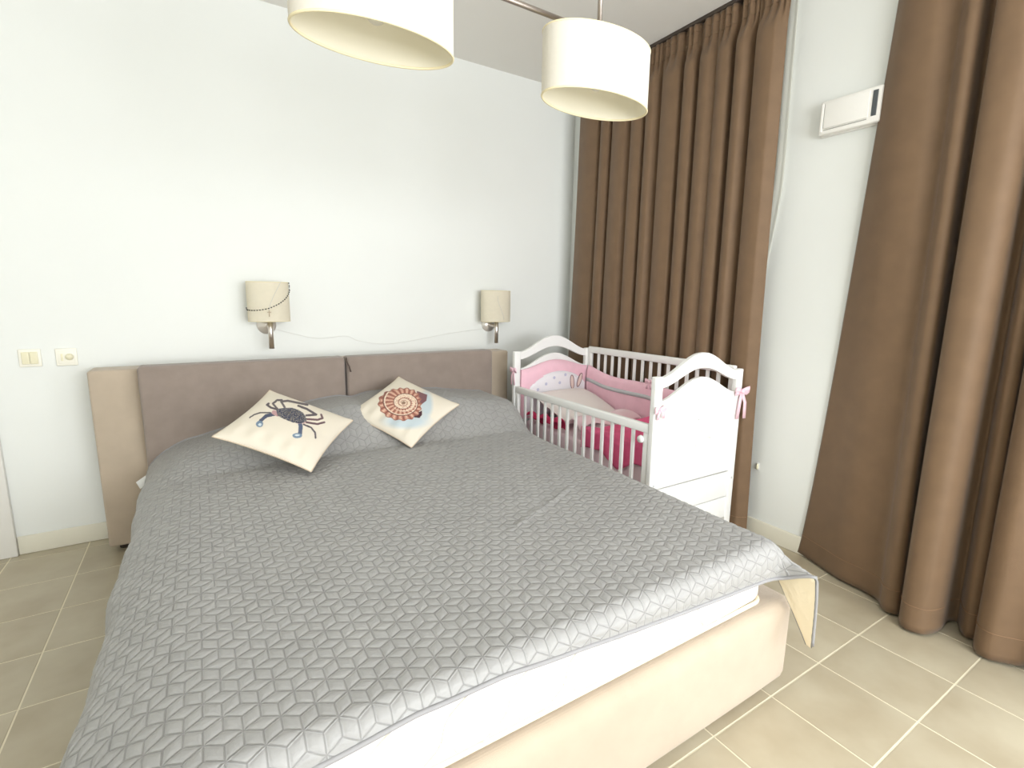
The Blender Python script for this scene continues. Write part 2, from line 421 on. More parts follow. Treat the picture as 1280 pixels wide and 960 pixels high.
def normals(P):
    du = np.gradient(P, axis=0); dv = np.gradient(P, axis=1); n = np.cross(du, dv); n /= np.linalg.norm(n, axis=-1, keepdims=True)+1e-9
    if n[n.shape[0]//2, n.shape[1]//2, 2] < 0: n = -n
    return n
P, S, Tl = quilt_surface(600, 560)
A = .0605
def rhomb(S, Tl):
    # distance to the nearest stitch line of a tumbling-block pattern
    i2 = Tl/(A*math.sqrt(3)/2); best = None
    bx = np.full_like(S, 1e9); vx = np.zeros_like(S); vy = np.zeros_like(S)
    j0 = np.floor(i2)
    for dj in (0, 1):
        j = j0+dj; off = (np.mod(j, 2))*.5
        i = np.round(S/A-off)
        for di in (-1, 0, 1):
            cx = (i+di+off)*A; cy = j*A*math.sqrt(3)/2
            d = (S-cx)**2+(Tl-cy)**2; k = d < bx
            bx = np.where(k, d, bx); vx = np.where(k, S-cx, vx); vy = np.where(k, Tl-cy, vy)
    r = np.sqrt(bx); th = np.arctan2(vy, vx)-PI/6
    th = np.mod(th+PI/6, PI/3)-PI/6
    return r*np.abs(np.sin(th))
d = rhomb(S, Tl)
hem = np.minimum(np.minimum(S-S.min(), S.max()-S), np.minimum(Tl, (Tl.max(axis=1, keepdims=True)-Tl)))
puff = .0032*(1-np.exp(-(d/.0042)**1.3))*sm(.012, .022, hem)
Pq = P+normals(P)*puff[..., None]
tf = grid('top_fabric', Pq, M_quilt, ql)
at = tf.data.attributes.new('sheet', 'FLOAT_VECTOR', 'POINT')
at.data.foreach_set('vector', np.stack([S, Tl, hem], -1).astype(np.float32).ravel())
def stitch_nodes(m):
    nt = m.node_tree; N = nt.nodes; L = nt.links
    def vm(op, a, b=None):
        n = N.new('ShaderNodeVectorMath'); n.operation = op
        for k, v in enumerate((a, b)):
            if v is None: continue
            if isinstance(v, tuple): n.inputs[k].default_value = v
            else: L.new(v, n.inputs[k])
        return n.outputs[1] if op == 'LENGTH' else n.outputs[0]
    def ma(op, a, b=None):
        n = N.new('ShaderNodeMath'); n.operation = op
        for k, v in enumerate((a, b)):
            if v is None: continue
            if isinstance(v, (int, float)): n.inputs[k].default_value = v
            else: L.new(v, n.inputs[k])
        return n.outputs[0]
    a = N.new('ShaderNodeAttribute'); a.attribute_name = 'sheet'
    p = vm('MULTIPLY', a.outputs['Vector'], (1, 1, 0)); cell = (A, A*math.sqrt(3), 1); half = (.5, .5, 0)
    def loc(q): return vm('MULTIPLY', vm('SUBTRACT', vm('FRACTION', vm('ADD', vm('DIVIDE', q, cell), half)), half), cell)
    l1 = loc(p); l2 = loc(vm('ADD', p, (A/2, A*math.sqrt(3)/2, 0)))
    first = ma('LESS_THAN', vm('LENGTH', l1), vm('LENGTH', l2))
    mx = N.new('ShaderNodeMix'); mx.data_type = 'VECTOR'; L.new(first, mx.inputs[0]); L.new(l2, mx.inputs[4]); L.new(l1, mx.inputs[5])
    v = mx.outputs[1]; sx = N.new('ShaderNodeSeparateXYZ'); L.new(v, sx.inputs[0])
    th = ma('ARCTAN2', sx.outputs[1], sx.outputs[0])
    th = ma('SUBTRACT', ma('FLOORED_MODULO', ma('ADD', th, 0.0), PI/3), PI/6)
    dist = ma('MULTIPLY', vm('LENGTH', v), ma('ABSOLUTE', ma('SINE', th)))
    mr = N.new('ShaderNodeMapRange'); mr.interpolation_type = 'SMOOTHSTEP'; mr.inputs[1].default_value = .0002; mr.inputs[2].default_value = .0030; L.new(dist, mr.inputs[0])
    P_ = N['Principled BSDF']
    b = N.new('ShaderNodeBump'); b.inputs['Strength'].default_value = .8; b.inputs['Distance'].default_value = .0016; L.new(mr.outputs[0], b.inputs['Height'])
    old = P_.inputs['Normal'].links[0].from_socket; L.new(old, b.inputs['Normal']); L.new(b.outputs[0], P_.inputs['Normal'])
    th_ = N.new('ShaderNodeMapRange'); th_.inputs[1].default_value = .0004; th_.inputs[2].default_value = .0014; th_.inputs[3].default_value = .72; th_.inputs[4].default_value = 1; L.new(dist, th_.inputs[0])  # base colour darkened along stitches: thread tone plus painted groove shade
    oc = P_.inputs['Base Color'].links[0].from_socket
    mc = N.new('ShaderNodeVectorMath'); mc.operation = 'SCALE'; L.new(oc, mc.inputs[0]); L.new(th_.outputs[0], mc.inputs['Scale']); L.new(mc.outputs[0], P_.inputs['Base Color'])
stitch_nodes(M_quilt)
P2, _, _ = quilt_surface(160, 150, .004)
d2 = rhomb(*quilt_surface(160, 150, .004)[1:])
N2 = normals(P2)
grid('lining', P2-N2*(.006+.003*(1-np.exp(-(d2/.007)**1.3)))[..., None], M_line, ql)
# bound edge
edge = np.concatenate([P[:, -1][::4]-np.array([0, 0, .001])])
tube('binding', edge, .0058, M_bind, ql, 8)
tube('binding', P[-1][::5], .0055, M_bind, ql, 8); tube('binding', P[0][::5], .0055, M_bind, ql, 8); tube('binding', P[:, 0][::5], .0055, M_bind, ql, 8)
# white care label at the head corner
c0 = Vector(P[0, 4]); 
lv = [c0+Vector(q) for q in ((-.002, 0, .012), (-.045, -.02, -.012), (-.030, -.035, -.045), (.008, -.015, -.02))]
lab = pydata('care_label', lv, [(0, 1, 2, 3)], M_tag, ql, False); sd = lab.modifiers.new('s', 'SOLIDIFY'); sd.thickness = .0015

# ------------------------------------------------------------------ throw cushions with prints
def rotm(a, b, c):
    return np.array(Matrix.Rotation(c, 3, 'Z') @ Matrix.Rotation(b, 3, 'Y') @ Matrix.Rotation(a, 3, 'X'))
def cushion(name, cen, ang, s, thick, label, paint, seed):
    n = 200
    u = np.linspace(-1, 1, n); U, V = np.meshgrid(u, u, indexing='ij')
    prof = (np.clip(1-np.abs(U)**2.6, 0, 1)*np.clip(1-np.abs(V)**2.6, 0, 1))**.55
    pin = 1-.07*(1-np.abs(U)**2)*np.abs(V)**3; pin2 = 1-.07*(1-np.abs(V)**2)*np.abs(U)**3
    x = U*s/2*pin2; y = V*s/2*pin
    wr = .0045*smooth_noise(U*.5, V*.5, 16, seed)*np.clip(1-np.maximum(abs(U), abs(V)), 0, .35)/.35
    wr += .004*np.sin(U*17+1.5*V+seed)*sm(.35, .75, -V)*np.clip(1-abs(V), 0, .3)/.3*np.clip(1-abs(U), 0, .3)/.3
    zt = thick/2*prof+wr; zb = -thick/2*prof*.85
    Rm = rotm(*ang); o = np.array(cen)
    tp = np.stack([x, y, zt], -1)@Rm.T+o; bt = np.stack([x, y, zb], -1)@Rm.T+o
    root = thing(name, tuple(o-np.array([0, 0, thick*.6])), label, 'cushion', 'throw cushions on the quilt')
    f = grid('printed_cover', tp, None, root)
    m = vcol_mat('printed_canvas'); f.data.materials.append(m)
    ca = f.data.color_attributes.new('print', 'FLOAT_COLOR', 'POINT')
    q_ = (tp-np.array([0, 0, CAM_H])); ax_ = np.array([cr, cu, cf]).T; q_ = q_@ax_
    col = paint(U, 640+FPX*q_[..., 0]/q_[..., 2], 480-FPX*q_[..., 1]/q_[..., 2]); a = np.ones((n, n, 4), np.float32); a[..., :3] = col; ca.data.foreach_set('color', a.ravel())
    grid('back_cover', bt[:, ::-1], mat('canvas_plain', (226, 214, 190), .8, .2, 200), root)
    ed = np.concatenate([tp[:, 0], tp[-1, 1:], tp[-2::-1, -1], tp[0, -2:0:-1]])[::3]
    tube('seam_piping', ed, .0028, mat('canvas_edge', (214, 196, 172), .8), root, 6, True)
    return root
def seg_dist(X, Y, pts):
    d = np.full_like(X, 1e9)
    for (x0, y0), (x1, y1) in zip(pts[:-1], pts[1:]):
        vx, vy = x1-x0, y1-y0; t = np.clip(((X-x0)*vx+(Y-y0)*vy)/(vx*vx+vy*vy+1e-9), 0, 1)
        d = np.minimum(d, np.hypot(X-x0-t*vx, Y-y0-t*vy))
    return d
def inside(X, Y, poly):
    r = np.zeros(X.shape, bool); n = len(poly)
    for i in range(n):
        x0, y0 = poly[i]; x1, y1 = poly[(i+1) % n]
        c = ((y0 > Y) != (y1 > Y)) & (X < (x1-x0)*(Y-y0)/(y1-y0+1e-9)+x0); r ^= c
    return r
CREAM = np.array(s2l((227, 218, 201)))
def put(col, mask, c, k=1.0):
    col[mask] = col[mask]*(1-k)+np.array(s2l(c))*k
def paint_crab(U, px, py):
    X, Y = (px-280)*7.53, (py-480)*7.53
    col = np.tile(CREAM, U.shape+(1,)).astype(float)
    def stroke(pts, w, c): put(col, seg_dist(X, Y, pts) < w*.8, c)
    for pts, wd, c in (([(505, 240), (440, 222), (405, 195), (420, 185)], 13, (92, 84, 88)), ([(500, 232), (460, 185), (500, 152), (545, 152)], 12, (98, 90, 92)),
                       ([(570, 218), (538, 165), (600, 158), (700, 178), (785, 196)], 13, (104, 96, 98)), ([(700, 205), (780, 235), (868, 288), (775, 296)], 13, (96, 88, 92)),
                       ([(775, 330), (880, 337), (928, 322), (915, 288)], 12, (110, 84, 88)), ([(770, 360), (880, 377), (945, 360)], 12, (104, 80, 86)),
                       ([(750, 380), (820, 410), (858, 458), (862, 508)], 10, (90, 82, 88)), ([(440, 270), (340, 270), (280, 290), (242, 317)], 8, (92, 86, 86)),
                       ([(470, 285), (400, 298), (345, 345)], 20, (78, 84, 104)), ([(715, 370), (722, 400), (716, 465)], 24, (82, 92, 116)), ([(470, 268), (505, 285)], 26, (188, 150, 150)), ([(690, 362), (760, 362)], 13, (196, 168, 160))):
        stroke(pts, wd, c)
    put(col, ((X-335)/34)**2+((Y-376)/30)**2 < 1, (112, 132, 154)); put(col, ((X-338)/16)**2+((Y-382)/14)**2 < 1, (206, 218, 224))
    put(col, ((X-690)/46)**2+((Y-486)/24)**2 < 1, (118, 138, 158)); put(col, ((X-690)/24)**2+((Y-482)/9)**2 < 1, (206, 216, 222))
    body = inside(X, Y, [(492, 250), (515, 232), (570, 224), (640, 224), (700, 242), (745, 270), (768, 305), (778, 350), (725, 372), (645, 362), (565, 330), (505, 298)])
    put(col, body, (58, 66, 92))
    sp = rng.random(U.shape); put(col, body & (sp > .78), (168, 158, 140)); put(col, body & (sp < .2), (40, 36, 44))
    return col
def paint_shell(U, px, py):
    X, Y = (px-440)*9.14, (py-465)*9.14
    col = np.tile(CREAM, U.shape+(1,)).astype(float)
    sh = np.clip(1-np.hypot((X-620)/330, (Y-560)/110), 0, 1)+np.clip(1-np.hypot((X-850)/90, (Y-370)/190), 0, 1)
    col = col*(1-np.clip(sh*1.6, 0, .75)[..., None])+np.array(s2l((176, 196, 208)))*np.clip(sh*1.6, 0, .75)[..., None]
    put(col, inside(X, Y, [(740, 215), (860, 260), (850, 330), (800, 365), (745, 330)]), (120, 84, 88))
    put(col, inside(X, Y, [(690, 515), (740, 470), (800, 440), (800, 490), (770, 525)]), (74, 40, 48))
    a = np.arctan2((Y-350)/.76, X-590); r = np.hypot(X-590, (Y-350)/.76)
    R_ = 205+np.interp(np.mod(a, 2*PI), [0, 1.2, 2.4, 3.3, 4.4, 5.3, 6.28], [-10, 55, 80, 85, 15, 15, -10])+10*np.sin(a*17)
    ins = r < R_
    put(col, ins, (190, 132, 112))
    sp = np.mod(np.log(np.maximum(r, 8)/18)/.72-a/(2*PI), 1)
    rib = np.sin(a*20+r*.02); ns = rng.random(U.shape)
    put(col, ins & (rib > .45), (222, 184, 160)); put(col, ins & (rib < -.75), (138, 84, 72))
    put(col, ins & (r < 135) & (sp > .35), (236, 214, 190))
    put(col, ins & (sp < .10), (120, 78, 66)); put(col, ins & (sp > .9), (240, 222, 200))
    put(col, ins & (ns > .88), (150, 92, 84)); put(col, ins & (r > R_-16), (146, 96, 84), .7)
    put(col, r < 22, (150, 120, 100))
    return col
cushion('throw_cushion', (.315, 2.45, .722), (.299, .341, -.576), .440, .105, 'cream square cushion printed with a blue crab', paint_crab, 2)
cushion('throw_cushion', (.932, 2.61, .712), (.371, .299, -.973), .437, .105, 'cream square cushion printed with a brown spiral seashell', paint_shell, 9)

# ------------------------------------------------------------------ curtains
def catmull(pts, n):
    pts = np.array(pts, float); k = len(pts); out = []
    p = np.vstack([2*pts[0]-pts[1], pts, 2*pts[-1]-pts[-2]])
    for i in range(k-1):
        p0, p1, p2, p3 = p[i], p[i+1], p[i+2], p[i+3]
        for t in np.linspace(0, 1, n, endpoint=False):
            out.append(.5*((2*p1)+(-p0+p2)*t+(2*p0-5*p1+4*p2-p3)*t*t+(-p0+3*p1-3*p2+p3)*t**3))
    out.append(pts[-1]); return np.array(out)
zs = np.concatenate([np.linspace(.012, .14, 6), np.linspace(.2, 2.6, 40), np.linspace(2.64, ZC-.022, 14)])
def curtain(name, bottom, top, label, ruffle_seed, hem_z=.012, stitch=True):
    """bottom/top: (x, y) paths with the same number of points"""
    bottom = np.array(bottom); top = np.array(top); n = len(bottom)
    P = np.zeros((n, len(zs), 3)); r_ = np.random.default_rng(ruffle_seed)
    arc = np.concatenate([[0], np.cumsum(np.hypot(*np.diff(top, axis=0).T))])
    for k, z in enumerate(zs):
        t = (z-zs[0])/(zs[-1]-zs[0]); tt = t**.75
        q = bottom*(1-tt)+top*tt
        g = float(sm(2.66, 2.80, z))             # gathered heading
        if g:
            mid = np.stack([np.full(n, 2.578), np.linspace(top[0, 1], top[-1, 1], n)*.35+top[:, 1]*.65], -1)
            q = q*(1-g*.75)+mid*g*.75
            q[:, 0] += g*.008*np.sin(arc*150+3*np.sin(arc*11))*(1 if z < ZC-.03 else .5)
        q[:, 0] += .006*np.sin(z*2.1+q[:, 1]*5)*(1-t)
        q[:, 0] = np.minimum(q[:, 0], XR-.012)
        P[:, k, 0] = q[:, 0]; P[:, k, 1] = q[:, 1]; P[:, k, 2] = z
    root = thing(name, (float(P[:, 0, 0].mean()), float(P[:, 0, 1].mean()), 0), label, 'curtain', 'brown floor-length curtains')
    grid('cloth', P, M_curt, root, solid=.003)
    kz = int(np.argmin(abs(zs-.105)))
    if stitch:
        hl = P[:, kz].copy(); nn = np.gradient(hl, axis=0); nrm = np.stack([-nn[:, 1], nn[:, 0], 0*nn[:, 0]], -1); nrm /= np.linalg.norm(nrm, axis=1, keepdims=True)+1e-9
        nrm *= np.where(nrm[:, :1] > 0, -1, 1)
        tube('hem_stitch', (hl+nrm*.0022)[::2], .0016, mat('hem_thread', (146, 116, 88), .6), root, 5)
    for hz in (2.80, 2.855):
        kk = int(np.argmin(abs(zs-hz))); tube('gather_cord', (P[:, kk]+np.array([-.003, 0, 0]))[::3], .0022, M_curt, root, 5)
    return root
# left curtain: folds measured one by one, from the back corner towards the room
val = [(3.235, .03), (2.965, .062), (2.84, .06), (2.65, .035), (2.505, .06), (2.385, .035), (2.20, .085), (2.083, .065), (1.955, .014), (1.838, .085), (1.725, .042), (1.55, .045)]
path = []
for (ya, da_), (yb, db_) in zip(val[:-1], val[1:]):
    for t in np.linspace(0, 1, 30, endpoint=False):
        dep = 1.35*(da_ if t < .5 else db_)
        dd = (da_ if t < .5 else db_); mm = min(t, 1-t)*abs(ya-yb)
        sh = float(sm(.006+.06*dd, .022+.06*dd, mm)) if dd > .05 else min(1, mm/.04)**.6
        sh *= .88+.12*math.sin(PI*t)
        lean = -min(.026*dep/.06, .24*abs(ya-yb))*math.sin(2*PI*t)
        path.append((2.514+dep*(1-sh)+.006*math.cos(PI*2*t), ya+(yb-ya)*t-lean*.12))
path.append((2.568, 1.55))
path = np.array(path)
top = path.copy(); top[:, 1] = 1.60+(path[:, 1]-1.55)*(3.15-1.60)/(3.235-1.55)
curtain('curtain', path, top, 'brown floor-length curtain hanging behind the white crib', 1)
# right curtain: swollen foot traced on the floor, straight tracks above
kn = [((2.628, 1.287), (2.61, 1.125)), ((2.585, 1.16), (2.575, 1.09)), ((2.540, 1.04), (2.560, 1.045)), ((2.530, .93), (2.560, .985)), ((2.505, .86), (2.595, .925)), ((2.455, .825), (2.572, .897)), ((2.440, .79), (2.550, .875)),
      ((2.470, .762), (2.560, .850)), ((2.58, .775), (2.618, .835)), ((2.60, .75), (2.620, .815)), ((2.45, .752), (2.575, .80)), ((2.385, .728), (2.545, .785)), ((2.372, .69), (2.535, .745)), ((2.398, .648), (2.540, .69)), ((2.480, .628), (2.565, .655)), ((2.575, .634), (2.612, .648)),
      ((2.612, .612), (2.620, .628)), ((2.555, .585), (2.575, .612)), ((2.522, .560), (2.555, .595)), ((2.535, .532), (2.570, .575)), ((2.58, .535), (2.61, .565)), ((2.500, .528), (2.570, .548)), ((2.445, .508), (2.545, .53)), ((2.425, .468), (2.535, .49)), ((2.455, .42), (2.540, .435)),
      ((2.49, .385), (2.555, .39)), ((2.57, .365), (2.61, .365)), ((2.50, .34), (2.56, .345)), ((2.44, .30), (2.54, .315)), ((2.45, .25), (2.54, .265)), ((2.55, .215), (2.605, .225)), ((2.47, .18), (2.55, .195)), ((2.46, .12), (2.545, .14)), ((2.56, .08), (2.60, .09))]
curtain('curtain', catmull([k[0] for k in kn], 10), catmull([k[1] for k in kn], 10), 'brown floor-length curtain pushed beside the balcony door, next to the wall vent', 4)
# slim white sheer behind the left curtain
sp_ = [(2.630+.004*math.sin(k*1.4), 1.535+.012*k) for k in range(7)]
def curtain_edge(z): return 1.55+.05*((z-.012)/(ZC-.034))**.75
Ps = np.array([[(x, y-1.535+curtain_edge(z)-.012*float(sm(1.3, 2.2, z))+.06*float(1-sm(1.3, 2.0, z))+.003*math.sin(z*3), z) for z in np.linspace(.02, ZC-.03, 40)] for x, y in sp_])
sh_ = grid('sheer_curtain', Ps, M_sheer, None, solid=.0015); tag(sh_, 'narrow edge of a white sheer curtain showing beside the brown curtain behind the crib', 'curtain')
# ceiling tracks
for a, b, lb in ((1.56, 3.26, 'slim dark curtain track on the ceiling above the crib'), (.05, 1.14, 'slim dark curtain track on the ceiling by the wall vent')):
    o = boxes('curtain_track', [(2.555, 2.60, a, b, ZC-.020, ZC-.0005)], M_metal, None, .003); tag(o, lb, 'curtain track', 'ceiling curtain tracks')

# ------------------------------------------------------------------ wall vent
wv = thing('wall_vent', (2.61, 1.28, 2.12), 'small white rectangular vent unit mounted high on the wall between the curtains', 'vent')
vy0, vy1, vz0, vz1 = 1.150, 1.405, 2.118, 2.268
box('backplate', XR-.012, XR-.0005, vy0-.004, vy1+.004, vz0-.004, vz1+.004, M_white, wv, .003)
box('body', XR-.045, XR-.012, vy0, vy1, vz0, vz1, M_white, wv, .006)
box('cover_panel', XR-.051, XR-.045, vy0+.045, vy1-.022, vz0+.026, vz1-.012, M_white, wv, .002)
box('side_rib', XR-.052, XR-.045, vy1-.018, vy1-.006, vz0+.012, vz1-.012, M_white, wv, .002)
box('slot', XR-.0475, XR-.044, vy0+.014, vy0+.034, vz0+.028, vz1-.016, M_dark, wv, .001)
box('groove', XR-.0465, XR-.0445, vy0+.05, vy1-.022, vz0+.018, vz0+.022, mat('groove_grey', (170, 168, 160), .6), wv, .0005)
tb = thing('tieback_hook', (XR-.01, 1.56, .35), 'small white hook on the wall at the edge of the curtain behind the crib', 'hook')
V, F = sphere_geo((XR-.009, 1.560, .405), .008, 10, 8, (.9, .8, 2.2)); pydata('knob', V, F, M_rock, tb)
box('mount', XR-.006, XR-.0005, 1.552, 1.568, .385, .425, M_white, tb, .002)

# ------------------------------------------------------------------ pendants
def oval(cx, cy, ax, ay, z, n=72): return np.array([(cx+ax*math.cos(2*PI*k/n), cy+ay*math.sin(2*PI*k/n), z) for k in range(n)])
PZ, PH, PAX, PAY, PY = 2.0, .193, .2192, .1182, 1.447
pl = thing('pendant_lamp', (.85, PY, 1.99), 'ceiling lamp with two oval white fabric shades hanging from a nickel bar', 'lamp')
for cx in (.463, 1.236):
    n = 96
    sh = grid('lamp_shade', np.stack([oval(cx, PY, PAX, PAY, z, n) for z in np.linspace(PZ, PZ+PH, 8)], 1), M_shade, pl, True)
    grid('shade_lining', np.stack([oval(cx, PY, PAX-.004, PAY-.004, z, n) for z in np.linspace(PZ+PH, PZ, 8)], 1), M_shadein, sh, True)
    tube('rim', oval(cx, PY, PAX-.002, PAY-.002, PZ, n), .0036, M_rim, sh, 8, True)
    tube('rim', oval(cx, PY, PAX-.002, PAY-.002, PZ+PH, n), .0036, M_rim, sh, 8, True)
    tube('bulb_holder', [(cx, PY, PZ+PH-.02), (cx, PY, PZ+PH-.085)], .019, M_white, pl, 16)
    V, F = sphere_geo((cx, PY, PZ+PH-.115), .030, 16, 10, (1, 1, 1.15)); pydata('bulb', V, F, mat('opal_bulb', (250, 248, 240), .3, transl=.4), pl)
    for a in (0, PI): tube('spider_arm', [(cx, PY, PZ+PH-.015), (cx+math.cos(a)*(PAX-.003), PY, PZ+PH-.004)], .003, M_nickel, pl, 6)
    for a in (PI/2, -PI/2): tube('spider_arm', [(cx, PY, PZ+PH-.015), (cx, PY+math.sin(a)*(PAY-.003), PZ+PH-.004)], .003, M_nickel, pl, 6)
    tube('rod', [(cx, PY, PZ+PH-.02), (cx, PY, ZC-.002)], .0085, M_nickel, pl, 16)
    tube('ceiling_rose', [(cx, PY, ZC-.028), (cx, PY, ZC-.001)], .055, M_nickel, pl, 32)
tube('cross_bar', [(.463, PY, PZ+PH+.03), (1.236, PY, PZ+PH+.03)], .008, M_nickel, pl, 16)

# ------------------------------------------------------------------ wall lamps
def wall_lamp(cx, z0, z1, ax, label):
    cy, ay = 3.232, .075; n = 72
    r = thing('wall_lamp', (cx, YB-.05, z0-.16), label, 'lamp', 'wall lamps above the headboard')
    sh = grid('lamp_shade', np.stack([oval(cx, cy, ax, ay, z, n) for z in np.linspace(z0, z1, 6)], 1), M_wshade, r, True)
    grid('shade_lining', np.stack([oval(cx, cy, ax-.003, ay-.003, z, n) for z in np.linspace(z1, z0, 6)], 1), M_shadein, sh, True)
    for z in (z0, z1): tube('rim', oval(cx, cy, ax-.0015, ay-.0015, z, n), .0024, M_rim, sh, 6, True)
    zb = z0-.028
    V = []; F = []
    tube('wall_plate', [(cx-.008, YB-.0005, zb), (cx-.008, YB-.014, zb)], [.054, .052], mat('satin_plate', (236, 230, 222), .3, metal=.5), r, 40)
    tube('arm', [(cx, YB-.014, zb-.005), (cx, cy-.002, zb-.005)], .013, M_chrome, r, 16)
    tube('stem', [(cx, cy-.012, z0-.160), (cx, cy-.012, z0+.03)], .0145, M_chrome, r, 20)
    tube('bulb_holder', [(cx, cy-.012, z0+.03), (cx, cy-.012, z0+.075)], .018, M_white, r, 16)
    V, F = sphere_geo((cx, cy-.012, z0+.11), .028, 14, 10, (1, 1, 1.3)); pydata('bulb', V, F, MATS['opal_bulb'], r)
    for s in (-1, 1): tube('spider_arm', [(cx, cy-.012, z0+.035), (cx+s*(ax-.003), cy, z0+.035)], .0025, M_chrome, r, 6)
    return cx, cy, ax, ay
LA = wall_lamp(.350, 1.178, 1.400, .112, 'cream linen wall lamp with a black rosary looped over its shade')
LB = wall_lamp(1.872, 1.158, 1.380, .118, 'plain cream linen wall lamp on the wall beside the crib')
def on_shade(px, py, L, off):
    cx, cy, ax, ay = L; p = on_wall(px, py, cy-ay*.8)
    for _ in range(4):
        k = max(-1, min(1, (p.x-cx)/(ax+off))); Ys = cy-(ay+off)*math.sqrt(max(0, 1-k*k)); p = on_wall(px, py, Ys)
    p.x = max(cx-ax-off, min(cx+ax+off, p.x)); return p
ro = thing('rosary', (.35, 3.15, 1.20), 'black bead rosary with a thin chain and small cross on the lamp shade', 'rosary')
pp = catmull([(306, 385), (310, 387.5), (321, 388), (334, 386), (340, 384), (350, 379), (358, 372), (362, 363), (361, 354)], 12)
pts = [on_shade(x, y, LA, .004) for x, y in pp]
arc = [0]
for a, b in zip(pts[:-1], pts[1:]): arc.append(arc[-1]+(b-a).length)
geos = []; nb = 27
for k in range(nb):
    s = arc[-1]*k/(nb-1); i = max(0, min(len(pts)-2, int(np.searchsorted(arc, s))-1)); t = (s-arc[i])/(arc[i+1]-arc[i]+1e-9)
    geos.append(sphere_geo(pts[i].lerp(pts[i+1], t), 0.0036, 8, 6))
multi('bead_strand', geos, M_black, ro)
tube('strand_cord', pts[::3], .0005, M_black, ro, 5)
ch = [on_shade(x, y, LA, .003) for x, y in ((351, 352), (346, 362), (341, 372), (338, 380), (336.5, 387))]
tube('chain', ch, .0012, M_string, ro, 5)
cr0 = on_shade(336.5, 391, LA, .004)
multi('cross', [tube_geo([cr0+Vector((0, 0, .014)), cr0-Vector((0, 0, .022))], .002, 6), tube_geo([cr0+Vector((-.010, 0, .003)), cr0+Vector((.010, 0, .003))], .002, 6)], mat('cross_tan', (196, 176, 150), .5), ro)
tube_pts = [on_shade(x, y, LB, .003) for x, y in ((622, 370), (623, 378), (626, 386), (629, 394), (630, 400))]
o = tube('hanging_chain', tube_pts, .0011, M_string, None, 5); tag(o, 'thin pale chain hanging on the plain lamp shade beside the crib', 'chain')
sp = catmull([tuple(on_wall(x, y, YB-.004)) for x, y in ((342, 411), (370, 418), (398, 423), (432, 420), (448, 426), (480, 430), (514, 426), (560, 417), (603, 411))], 8)
o = tube('wall_string', sp, .0014, M_string, None, 5); tag(o, 'thin pale string sagging along the wall between the two lamps', 'string')

# ------------------------------------------------------------------ switch and socket
def plate(cx, z, label, cat):
    r = thing(cat.replace(' ', '_'), (cx, YB-.006, z-.042), label, cat)
    box('frame', cx-.042, cx+.042, YB-.010, YB-.0005, z-.044, z+.044, M_plate, r, .004)
    return r
r = plate(-.722, 1.005, 'cream double light switch on the white wall beside the door casing', 'light switch')
for a, b in ((-.030, -.001), (.001, .030)): box('rocker', -.722+a, -.722+b, YB-.016, YB-.009, .975, 1.035, M_rock, r, .003)
r = plate(-.585, 1.003, 'cream thermostat plate with a round dial above the headboard edge', 'thermostat')
box('face', -.617, -.553, YB-.013, YB-.009, .971, 1.035, M_plate, r, .003)
tube('dial', [(-.573, YB-.012, 1.004), (-.573, YB-.024, 1.004)], [.017, .015], M_rock, r, 24)
box('slider', -.606, -.598, YB-.017, YB-.012, .985, 1.02, M_rock, r, .001)

# ------------------------------------------------------------------ crib
KX0, KX1, KY0, KY1 = 1.803, 2.480, 1.600, 2.880
KC = (KX0+KX1)/2; TH = .032
cb = thing('baby_crib', (KC, (KY0+KY1)/2, 0), 'white wooden baby crib with arched ends and slatted sides beside the bed', 'crib')
def arch(x, base, rise):
    u = (x-KC)/((KX1-KX0)/2-.045); u = max(-1, min(1, u))
    return base+rise*(.5+.5*math.cos(PI*u))**.85
def crib_end(y0, y1, motif_side):
    px = .05
    for a in (KX0, KX1-px):
        po = box('post', a, a+px, y0, y1, 0, .972, M_crib, cb, .006)
    ia, ib = KX0+px-.002, KX1-px+.002
    xs_ = np.linspace(ia, ib, 29)
    poly = [(x, arch(x, .966, .108)) for x in xs_]+[(x, arch(x, .915, .082)) for x in xs_[::-1]]
    prism('arch_rail', poly, 'y', y0+.003, y1-.003, M_crib, cb, .004)
    poly = [(ia, .405), (ib, .405)]+[(x, arch(x, .850, .100)) for x in xs_[::-1]]
    pn = prism('end_panel', poly, 'y', y0+.006, y1-.006, M_crib, cb, .003)
    box('lower_panel', ia, ib, y0+.006, y1-.006, .255, .398, M_crib, cb, .003)
    box('bottom_rail', ia, ib, y0+.004, y1-.004, .13, .25, M_crib, cb, .004)
    return pn
pnl = crib_end(KY0, KY0+TH, True); crib_end(KY1-TH, KY1, False)
# pale relief on the foot panel: small flower sprays
geos = []
fy = KY0+.0055
def petal(cx, cz, r):
    for k in range(5):
        a = k*2*PI/5+.3; geos.append(sphere_geo((cx+r*.75*math.cos(a), fy, cz+r*.75*math.sin(a)), r*.5, 8, 5, (1, .22, 1)))
    geos.append(sphere_geo((cx, fy, cz), r*.38, 8, 5, (1, .4, 1)))
for dx, dz, r_ in ((0, .0, .034), (-.065, -.045, .026), (.06, -.05, .028), (.045, .055, .024), (-.05, .05, .020), (0, -.10, .024), (.09, .01, .018), (-.10, 0, .017)): petal(2.16+dx, .70+dz, r_)
for k in range(6):
    a = k*1.05; geos.append(tube_geo([(2.16+.03*math.cos(a), fy, .70+.03*math.sin(a)), (2.16+.085*math.cos(a+.3), fy, .70+.085*math.sin(a+.3)), (2.16+.125*math.cos(a+.25), fy, .70+.12*math.sin(a+.25))], .0025, 6))
multi('relief_motif', geos, M_crib, pnl)
def cap(x, z, y=KY0): tube('screw_cap', [(x, y-.0015, z), (x, y+.002, z)], .006, M_grey, cb, 12)
cap(KX0+.025, .43); cap(KX1-.022, .36)
